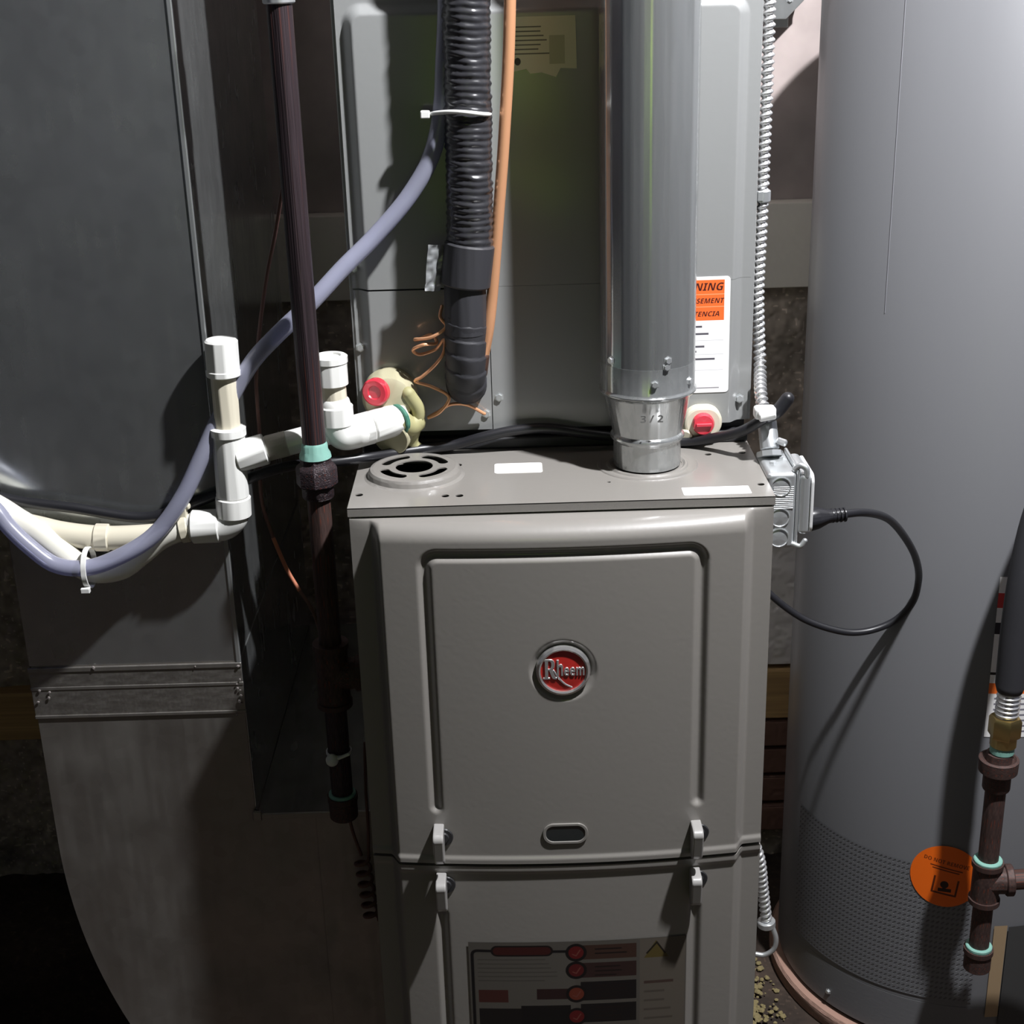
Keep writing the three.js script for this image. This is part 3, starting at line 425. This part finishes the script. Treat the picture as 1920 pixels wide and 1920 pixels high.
// ---------------------------------------------------------------- flexible conduit
const flex = (pts, r = .0060) => ribbed(pts, (s, a) => r + .0015 * Math.cos(2 * Math.PI * s / .0075 - a), .0009, 20);
{ const o = thing('flexible_conduit', 'spiral metal conduit hanging along the right side of the coil cabinet', 'conduit', [.285, 1.07, -.13]);
  wpart('conduit', flex([[0.2855, 1.9, -0.2], [0.2855, 1.6, -0.2], [0.2855, 1.5029, -0.2], [0.286, 1.4381, -0.2], [0.2855, 1.3377, -0.2], [0.2853, 1.2802, -0.2], [0.2844, 1.185, -0.2], [0.2892, 1.1108, -0.2], [0.2835, 1.085, -0.155], [0.2855, 1.062, -0.125]]), M.steelBright, o);
  wpart('strap', [ringRod([.2853, 1.293, -.2], [.2853, 1.306, -.2], .0092, .006, 12), box(.2785, .2845, 1.295, 1.306, -.203, -.190, .001)], M.zinc, o, 'small metal strap');
  wpart('connector', [ringRod([.287, 1.036, -.108], [.2857, 1.064, -.125], .0105, .004, 18), turned([.287, 1.029, -.104], [.286, 1.066, -.124], [[.004, 0], [.0145, 0], [.0145, .006], [.004, .006]], 8), rod([.294, 1.048, -.104], [.303, 1.046, -.098], .004, 8)], M.zinc, o, 'clamp connector');
}
{ const o = thing('short_conduit', 'short spiral metal conduit low at the right side of the furnace', 'conduit', [.3, .37, -.12]);
  wpart('conduit', flex([[.272, .56, -.12], [.284, .53, -.12], [.296, .494, -.12], [.3025, .445, -.12], [.3085, .400, -.12]], .0062), M.steelBright, o);
  wpart('ring', [ringRod([.3088, .392, -.12], [.308, .401, -.12], .0115, .005, 16), tube([[.315, .395, -.115], [.320, .378, -.112], [.3175, .362, -.112], [.306, .352, -.114], [.296, .352, -.116]], .0032, 30, 8)], M.zinc, o, 'hooked end fitting'); }

// ---------------------------------------------------------------- utility box with receptacle on the furnace side
{ const x0 = .2745, x1 = .3065, y0 = .941, y1 = 1.0285, z0 = -.13, z1 = -.05, o = thing('outlet_box', 'galvanised outlet box with a plugged-in cord on the right side of the furnace', 'box', [.29, .94, -.09]);
  const w = (n, g, m, l) => wpart(n, g, m, o, l);
  w('box', box(x0, x1, y0, y1, z0, z1, .005), M.zinc);
  for (const y of [1.0135, .978, .9545]) w('knockout', turned([.2895, y, z1 + .0002], [.2895, y, 1], [[0, 0], [.0108, 0], [.0110, .0010], [.0101, .0013], [.0095, .0003], [0, .0003]], 28), M.zinc);
  const rb = []; for (let i = 0; i < 12; i++) rb.push(box(x0 + (i < 6 ? .004 : .007), x1 - .003, .988 + i * .0022, .9892 + i * .0022, z1 - .0005, z1 + .0007, .0003)); w('ribs', rb, M.zinc);
  w('cover', [box(x1, x1 + .0035, y0 + .002, y1 + .003, z0 + .002, z1 - .001, .0015), box(x1 + .003, .3225, .957, 1.0275, z0 + .008, z1 + .002, .0055)], M.zinc, 'raised cover');
  w('cover_plate', extr(rrect(-.036, .036, -.0335, .0335, .009), .0018, .0008).rotateY(Math.PI / 2).translate(.3225, .992, -.0845), std({ color: C(.86, .86, .86), metalness: .3, roughness: .35 }), 'bright cover plate');
  const s = screwHead(.004); for (const [x, z] of [[.286, -.082], [.299, -.098]]) { const k = part('screw', s, M.zinc, o); k.rotation.x = -Math.PI / 2; k.position.set(x - .29, y1 - .94 - .0005, z + .09); }
  w('ear', [tube([[.305, 1.031, -.056], [.310, 1.036, -.053], [.316, 1.033, -.051], [.317, 1.024, -.051]], .0034, 20, 8), tube([[.305, .946, -.052], [.313, .944, -.050], [.318, .950, -.050]], .003, 16, 8)], M.zinc);
}
{ const o = thing('power_cord', 'black power cord looping out over the water heater from the outlet box', 'cord', [.38, .9, -.1]);
  wpart('plug', [turned([.3245, .9585, -.0905], [.372, .9615, -.097], [[0, 0], [.0135, 0], [.0145, .003], [.0125, .016], [.008, .028], [.0068, .0475], [0, .0475]], 20), ...[0, 1, 2, 3].map(i => ringRod([.356 + i * .0045, .9605 + i * .0003, -.095], [.3582 + i * .0045, .9606 + i * .0003, -.0953], .0082, .005, 14, .0004))], M.blackCord, o, 'moulded plug');
  wpart('cord', tube([[0.368, 0.9613, -0.0965], [0.3946, 0.9555, -0.115], [0.4347, 0.931, -0.16], [0.4773, 0.88, -0.225], [0.5114, 0.8239, -0.28], [0.528, 0.7771, -0.318], [0.5279, 0.7373, -0.338], [0.5103, 0.7095, -0.345], [0.4826, 0.6962, -0.345], [0.4533, 0.6938, -0.342], [0.4239, 0.7005, -0.34], [0.3875, 0.7158, -0.34], [0.3618, 0.7339, -0.34], [0.3382, 0.7556, -0.34], [0.3222, 0.7732, -0.345]], .0047, 160, 12), M.blackCord, o);
}
// junction box on the wall
{ const s = poly([[-.055, -.03], [-.03, -.055], [.03, -.055], [.055, -.03], [.055, .03], [.03, .055], [-.03, .055], [-.055, .03]].map(p => [p[0] * .95, p[1] * .95]));
  const o = thing('junction_box', 'galvanised octagonal junction box high on the wall, left of the water heater', 'box', [.392, 1.512, WZ]);
  part('box', extr(s, .036, .001), M.galvBright, o); const c = part('cover', extr(s, .0015, .0008), M.galvBright, o); c.position.z = .0385; c.scale.set(1.03, 1.03, 1); const k = part('screw', screwHead(.004), M.zinc, o); k.position.set(.034, -.028, .0405); part('mounting_ear', box(.012, .04, -.068, -.05, 0, .004, .001), M.zinc, o); }

// ---------------------------------------------------------------- water heater
const TX = .669, TZ = -.543, TR = .25;
const water = thing('water_heater', 'tall grey cylindrical water heater tank at the right edge', 'water heater', [TX, 0, TZ]);
{ part('jacket', turned([0, 0, 0], [0, 1, 0], [[0, .03], [TR - .004, .03], [TR, .034], [TR, .105], [TR - .0008, .1055], [TR, .106], [TR, 1.515], [TR - .01, 1.53], [.1, 1.555], [0, 1.555]], 160), M.tankPaint, water);
  part('base_ring', turned([0, 0, 0], [0, 1, 0], [[0, .0262], [TR - .006, .0262], [TR - .006, .03], [0, .03]], 96), M.dark, water);
  // cylinder patch centred on angle a (0 = towards +z, positive to +x)
  const patch = (a0, a1, y0, y1, lift, n = 40) => { const g = new THREE.CylinderGeometry(TR + lift, TR + lift, y1 - y0, n, 1, true, a0, a1 - a0); g.translate(0, (y0 + y1) / 2, 0); return g; };
  const dots = (f) => dataTex(128, 128, f, false, [46, 26]);
  const hole = (u, v) => { const e = Math.hypot((u - .5) / .34, ((v - .5) - (u - .5) * .6) / .2); return e; };
  part('air_screen', patch(-1.32, -.09, .115, .34, .0012, 80), phy({ color: C(.142, .144, .153), roughness: .45, bumpMap: dots((u, v) => grey(sstep(.7, 1.15, hole(u, v)))), bumpScale: .0008, map: (() => { const t = dots((u, v) => grey(.62 + .38 * sstep(.7, 1.05, hole(u, v)))); return t; })() }), water, 'perforated air intake screen');
  const A = (x, z) => Math.atan2(x - TX, z - TZ);
  const warn = canvasTex(128, 512, (x, w, h) => { x.fillStyle = '#e8e7e6'; x.fillRect(0, 0, w, h); x.fillStyle = '#c43a3a'; x.fillRect(0, 50, w, 46); x.fillStyle = '#e8e7e6'; x.fillRect(0, 100, w, 40); x.fillStyle = '#26242c'; x.fillRect(0, 142, w, 36); x.fillStyle = '#777580'; bars(x, w, 10, 190, 290, 20, 100, 6); x.fillStyle = '#161418'; x.fillRect(0, 300, w, 8); x.fillStyle = '#e8702c'; x.fillRect(0, 335, w, 34); x.fillStyle = '#777580'; bars(x, w, 10, 382, 500, 18, 100, 6); });
  part('warning_label', patch(-.17, .25, .555, .79, .0006), std({ map: warn, roughness: .5 }), water, 'white label with red and orange bars');
  const st = canvasTex(256, 256, (x, w, h) => { x.fillStyle = '#f06a12'; x.fillRect(0, 0, w, h); x.fillStyle = '#6e2a08'; x.save(); x.translate(128, 78); x.rotate(.16); x.font = 'bold 22px sans-serif'; x.textAlign = 'center'; x.fillText('DO NOT REMOVE', 0, 0, 170); x.fillRect(-55, 12, 120, 5); x.fillRect(-45, 22, 100, 5); x.restore(); x.strokeStyle = '#5a2208'; x.lineWidth = 7; x.beginPath(); x.moveTo(92, 128); x.lineTo(84, 196); x.lineTo(170, 206); x.lineTo(178, 140); x.stroke(); x.fillStyle = '#2c1206'; x.beginPath(); x.arc(128, 162, 15, 0, 7); x.fill(); x.fillRect(106, 178, 48, 14); x.fillRect(122, 160, 12, 30); });
  { const g = new THREE.RingGeometry(.0002, .0475, 40, 10), p = g.attributes.position; const a = -.30; g.scale(1, 1.06, 1); for (let i = 0; i < p.count; i++) { const u = p.getX(i), v = p.getY(i), t = a + u / TR; p.setXYZ(i, Math.sin(t) * (TR + .0022), v + .328, Math.cos(t) * (TR + .0022)); } g.computeVertexNormals(); part('orange_sticker', g, std({ map: st, roughness: .5 }), water, 'round orange sticker'); }
  part('tape_strip', patch(-.005, .07, .09, .25, .002), std({ color: C(.34, .24, .14), roughness: .7 }), water, 'tan paper strip'); part('access_cover', patch(.075, .95, .07, .248, .003), std({ color: C(.05, .05, .05), roughness: .6 }), water, 'dark access cover');
  part('jacket_seam', box(TR * Math.sin(-0.871) - .0005, TR * Math.sin(-0.871) + .0005, 1.12, 1.51, TR * Math.cos(-0.871) - .001, TR * Math.cos(-0.871) + .0004, .0002), std({ color: C(.20, .20, .22), roughness: .5 }), water, 'faint vertical jacket seam');
  const s = part('screw', screwHead(.0035), M.zinc, water); const a = -.955; s.position.set(Math.sin(a) * TR, .055, Math.cos(a) * TR); s.rotation.y = a;
}
single('tank_pad', 'round tan pad under the water heater', 'pad', turned([TX, 0, TZ], [TX, 1, TZ], [[0, 0], [.262, 0], [.264, .004], [.264, .022], [.260, .026], [0, .026]], 96), std({ color: C(.36, .22, .17), roughness: .95, bumpMap: concreteBump, bumpScale: .002 }));
// gas line before the water heater
{ const X = .6135, Z = -.2, o = thing('gas_connector', 'black coated gas hose with brass nut and iron drip leg before the water heater', 'pipe', [X, .26, Z]);
  const w = (n, g, m, l) => wpart(n, g, m, o, l), P = y => [X, y, Z];
  w('hose', tube([[.95, 1.95, -.21], [.82, 1.45, -.215], [.725, 1.18, -.215], [.668, 1.03, -.21], [.645, .965, -.206], [.628, .90, -.203], [.6195, .83, -.2], [.617, .76, -.2], [.6175, .685, -.2]], .0182, 90, 20), M.foamBlack, 'black coated hose');
  w('corrugated_end', ribbed([[.6175, .688, -.2], [.6175, .664, -.2], [.617, .640, -.2]], (s) => .0138 + .0014 * Math.cos(2 * Math.PI * s / .0062), .0007, 28), M.steelBright, 'corrugated steel end');
  w('nut', [turned([.6165, .612, Z], [.6165, 2, Z], [[.01, 0], [.019, 0], [.0205, .002], [.0205, .024], [.018, .028], [.013, .029]], 6), rod([.6165, .598, Z], [.6165, .614, Z], .0165, 24)], M.brass, 'hexagonal brass nut');
  w('dope_ring', ringRod([.616, .588, Z], [.616, .599, Z], .0152, .01), M.dope, 'turquoise sealant');
  w('union', [turned(P(.557), P(2), [[.01, 0], [.0185, 0], [.0245, .005], [.0250, .022], [.0215, .0235], [.0195, .021], [.0165, .020], [.016, .0305], [.01, .0305]], 32), turned(P(.535), P(2), [[.01, 0], [.0168, 0], [.0175, .002], [.0175, .022], [.01, .022]])], M.rustIron, 'iron union');
  w('pipe', rod(P(.42), P(.54), .0132), M.rustIron);
  w('tee', [ringRod(P(.362), P(.425), .0182, .01), turned(P(.3605), P(2), [[.01, 0], [.0205, 0], [.0205, .007], [.01, .007]]), turned(P(.417), P(2), [[.01, 0], [.0205, 0], [.0205, .007], [.01, .007]]), rod(P(.394), [X + .032, .396, Z + .004], .0182), ringRod([X + .024, .3955, Z + .003], [X + .034, .396, Z + .004], .0212, .01)], M.rustIron, 'iron tee');
  w('branch', rod([X + .03, .396, Z + .004], [X + .55, .43, Z + .02], .0132), M.rustIron);
  w('dope_ring', ringRod(P(.4235), P(.428), .0185, .01), M.dope, 'turquoise sealant');
  w('drip_leg', rod(P(.285), P(.365), .0132), M.rustIron);
  w('cap', turned(P(.252), P(2), [[0, 0], [.0155, 0], [.0178, .002], [.0178, .026], [.0195, .027], [.0195, .034], [.01, .034]]), M.rustIron);
  w('dope_ring', ringRod(P(.2855), P(.291), .0175, .01), M.dope, 'turquoise sealant');
}
// floor litter between furnace and water heater
{ const g = []; for (let i = 0; i < 300; i++) { const k = new THREE.IcosahedronGeometry(rr(.0015, .006), 0); k.scale(1, .6, rr(.6, 1.4)); k.rotateY(rr(0, 6)); const q = Math.pow(rnd(), 1.5), a = rr(0, 6.283); k.translate(.352 + .05 * q * Math.cos(a), .003 + .012 * (1 - q), -.42 + .16 * q * Math.sin(a)); g.push(norm(k)); }
  const m = single('insulation_crumbs', 'yellow insulation crumbs on the floor between furnace and water heater', 'debris', mergeGeometries(g), std({ color: C(.21, .17, .08), roughness: .95 })); m.userData.kind = 'stuff'; }

// ---------------------------------------------------------------- the photographer, whose lime vest is mirrored in the paint and the flue
function capsules(bones, lo, hi, cell, k = .03, inflate = 0) {      // smooth union of tapered capsules, meshed by marching cubes
  const c = [0, 1, 2].map(i => (lo[i] + hi[i]) / 2), half = Math.max(...[0, 1, 2].map(i => (hi[i] - lo[i]) / 2)) * 1.04, n = Math.ceil(2 * half / cell);
  const mc = new MarchingCubes(n, M.dark, false, false, 400000); mc.isolation = 0;
  for (let z = 0; z < n; z++) for (let y = 0; y < n; y++) for (let x = 0; x < n; x++) {
    const p = [x, y, z].map((v, i) => c[i] + (v - n / 2) / (n / 2) * half); let d = 1;
    if (p[0] > lo[0] && p[0] < hi[0] && p[1] > lo[1] && p[1] < hi[1] && p[2] > lo[2] && p[2] < hi[2])
      for (const [A, B, ra, rb, sz = 1] of bones) {
        const e = [B[0] - A[0], B[1] - A[1], (B[2] - A[2]) * sz], q = [p[0] - A[0], p[1] - A[1], (p[2] - A[2]) * sz], t = clamp((q[0] * e[0] + q[1] * e[1] + q[2] * e[2]) / (e[0] ** 2 + e[1] ** 2 + e[2] ** 2 + 1e-9));
        const s = Math.hypot(q[0] - e[0] * t, q[1] - e[1] * t, q[2] - e[2] * t) - (ra + (rb - ra) * t) - inflate, h = clamp(.5 + .5 * (d - s) / k); d = d + (s - d) * h - k * h * (1 - h);
      }
    mc.field[x + y * n + z * n * n] = -d;
  }
  mc.update(); const g = new THREE.BufferGeometry(), N = mc.count;
  g.setAttribute('position', new THREE.BufferAttribute(mc.positionArray.slice(0, N * 3), 3)); g.setAttribute('normal', new THREE.BufferAttribute(mc.normalArray.slice(0, N * 3), 3));
  g.setAttribute('uv', new THREE.BufferAttribute(new Float32Array(N * 2), 2)); g.scale(half, half, half); g.translate(...c); return g;
}
{ const PX = -.02, PZ = 1.84, o = thing('person', 'person in a lime high visibility vest and dark trousers holding up a phone', 'person', [PX, 0, PZ]);
  const m = (p, s) => [p[0] * s, p[1], p[2]];                         // mirrored joints, local frame, facing -z
  const J = { neck: [0, 1.50, 0], head: [0, 1.66, -.02], chest: [0, 1.30, .01], waist: [0, 1.06, 0], hip: [.09, .93, 0], knee: [.10, .50, -.01], ankle: [.11, .09, .02], toe: [.12, .035, -.15], sh: [.185, 1.43, .01], el: [.25, 1.20, -.14], wr: [.115, 1.40, -.33] };
  const arm = [], leg = [], hand = [];
  for (const s of [-1, 1]) {
    arm.push([m(J.sh, s), m(J.el, s), .052, .042], [m(J.el, s), m(J.wr, s), .042, .028]);
    leg.push([m(J.hip, s), m(J.knee, s), .085, .058], [m(J.knee, s), m(J.ankle, s), .056, .040]);
    const w = m(J.wr, s), pl = [.085 * s, 1.46, -.385]; hand.push([w, pl, .028, .034]);
    for (let f = 0; f < 4; f++) { const b = [(.084 - .004 * f) * s, 1.485 - .021 * f, -.40], c1 = [(.062 - .002 * f) * s, 1.488 - .022 * f, -.424], c2 = [(.046 + .003 * (f % 2)) * s, 1.487 - .022 * f, -.421]; hand.push([b, c1, .0095, .0085], [c1, c2, .0085, .0075]); }
    hand.push([[.092 * s, 1.44, -.375], [.070 * s, 1.462, -.372], .011, .010], [[.070 * s, 1.462, -.372], [.045 * s, 1.475, -.381], .010, .0085]);
  }
  const torso = [[J.chest, J.waist, .135, .115, 1.35], [[-.12, 1.40, .01], [.12, 1.40, .01], .075, .075], [[-.07, .96, .01], [.07, .96, .01], .11, .11]];
  const head = [[J.neck, [0, 1.58, -.005], .055, .055], [[0, 1.69, .0], [0, 1.63, -.03], .088, .062], [[0, 1.605, -.065], [0, 1.60, -.07], .026, .024], [[0, 1.672, -.088], [0, 1.648, -.102], .010, .013], [[-.085, 1.66, .005], [-.09, 1.64, .005], .012, .009], [[.085, 1.66, .005], [.09, 1.64, .005], .012, .009], [[-.03, 1.695, -.08], [.03, 1.695, -.08], .010, .010], [[-.02, 1.622, -.087], [.02, 1.622, -.087], .008, .008]];
  const skin = std({ color: C(.45, .28, .20), roughness: .55 });
  part('body', [capsules([...torso, ...arm, ...leg, ...head], [-.42, .03, -.42], [.42, 1.82, .22], .014), capsules(hand, [-.16, 1.36, -.46], [.16, 1.54, -.30], .0035, .008)], skin, o);
  part('trousers', capsules([...leg, [[-.07, .96, .01], [.07, .96, .01], .11, .11], [[0, 1.0, 0], [0, .96, 0], .12, .12]], [-.36, .10, -.2], [.36, 1.06, .2], .014, .04, .016), std({ color: C(.03, .035, .05), roughness: .9 }), o);
  part('shirt', capsules([...torso, arm[0], arm[1], arm[2], arm[3]], [-.42, 1.0, -.31], [.42, 1.53, .22], .013, .03, .009), std({ color: C(.05, .055, .07), roughness: .9 }), o);
  const vest = part('vest', capsules([...torso, [[-.10, 1.30, .01], [.10, 1.30, .01], .10, .10], [[-.10, 1.10, .01], [.10, 1.10, .01], .095, .095]], [-.21, .985, -.2], [.21, 1.50, .2], .012, .03, .022), std({ color: C(.50, .86, .03), roughness: .7 }), o, 'lime high visibility vest');
  part('boots', capsules([[m(J.ankle, 1), m(J.toe, 1), .05, .04], [m(J.ankle, -1), m(J.toe, -1), .05, .04], [m(J.ankle, 1), [.11, .045, .05], .05, .042], [m(J.ankle, -1), [-.11, .045, .05], .05, .042]], [-.24, .001, -.24], [.24, .18, .14], .008, .02, .004), M.blackRubber, o);
  part('hair', capsules([[[0, 1.715, .012], [0, 1.66, .035], .094, .08]], [-.12, 1.64, -.085], [.12, 1.83, .16], .006, .02, .004), M.brownWire, o);
  for (const s of [-1, 1]) { const e = part('eye', new THREE.SphereGeometry(.011, 12, 8), M.nylon, o); e.position.set(.03 * s, 1.678, -.083); }
  const ph = single('phone', 'black phone held up in both hands of the person', 'phone', new RoundedBoxGeometry(.155, .075, .0085, 3, .004), M.blackCord); ph.position.set(-.02, 1.502, 1.432); ph.rotation.x = -21 * Math.PI / 180;
}

// ---------------------------------------------------------------- ceiling bulbs
function lampAt([x, y, z], cd, label) {
  const o = thing('ceiling_lamp', label, 'lamp', [x, CH, z]);
  part('lampholder', turned([0, 0, 0], [0, -1, 0], [[0, 0], [.055, 0], [.055, .012], [.045, .03], [.03, .045], [.024, .075], [0, .075]], 32), M.nylon, o);
  const b = part('bulb', turned([0, 0, 0], [0, -1, 0], [[0, .07], [.013, .07], [.014, .09], [.024, .115], [.0305, .145], [.028, .17], [.016, .187], [0, .19]], 32), std({ color: 0xffffff, emissive: BULB_COL, emissiveIntensity: 12, roughness: .3 }), o);
  b.castShadow = false;
  const l = new THREE.PointLight(BULB_COL, cd, 0, 2); l.position.set(0, y - CH, 0); l.castShadow = true; l.shadow.radius = 1.6; l.shadow.mapSize.set(2048, 2048); l.shadow.bias = -.0005; o.add(l);
}
lampAt(BULB, BULB_CD, 'bare ceiling bulb to the right of the furnace front');

renderer.render(scene, camera);
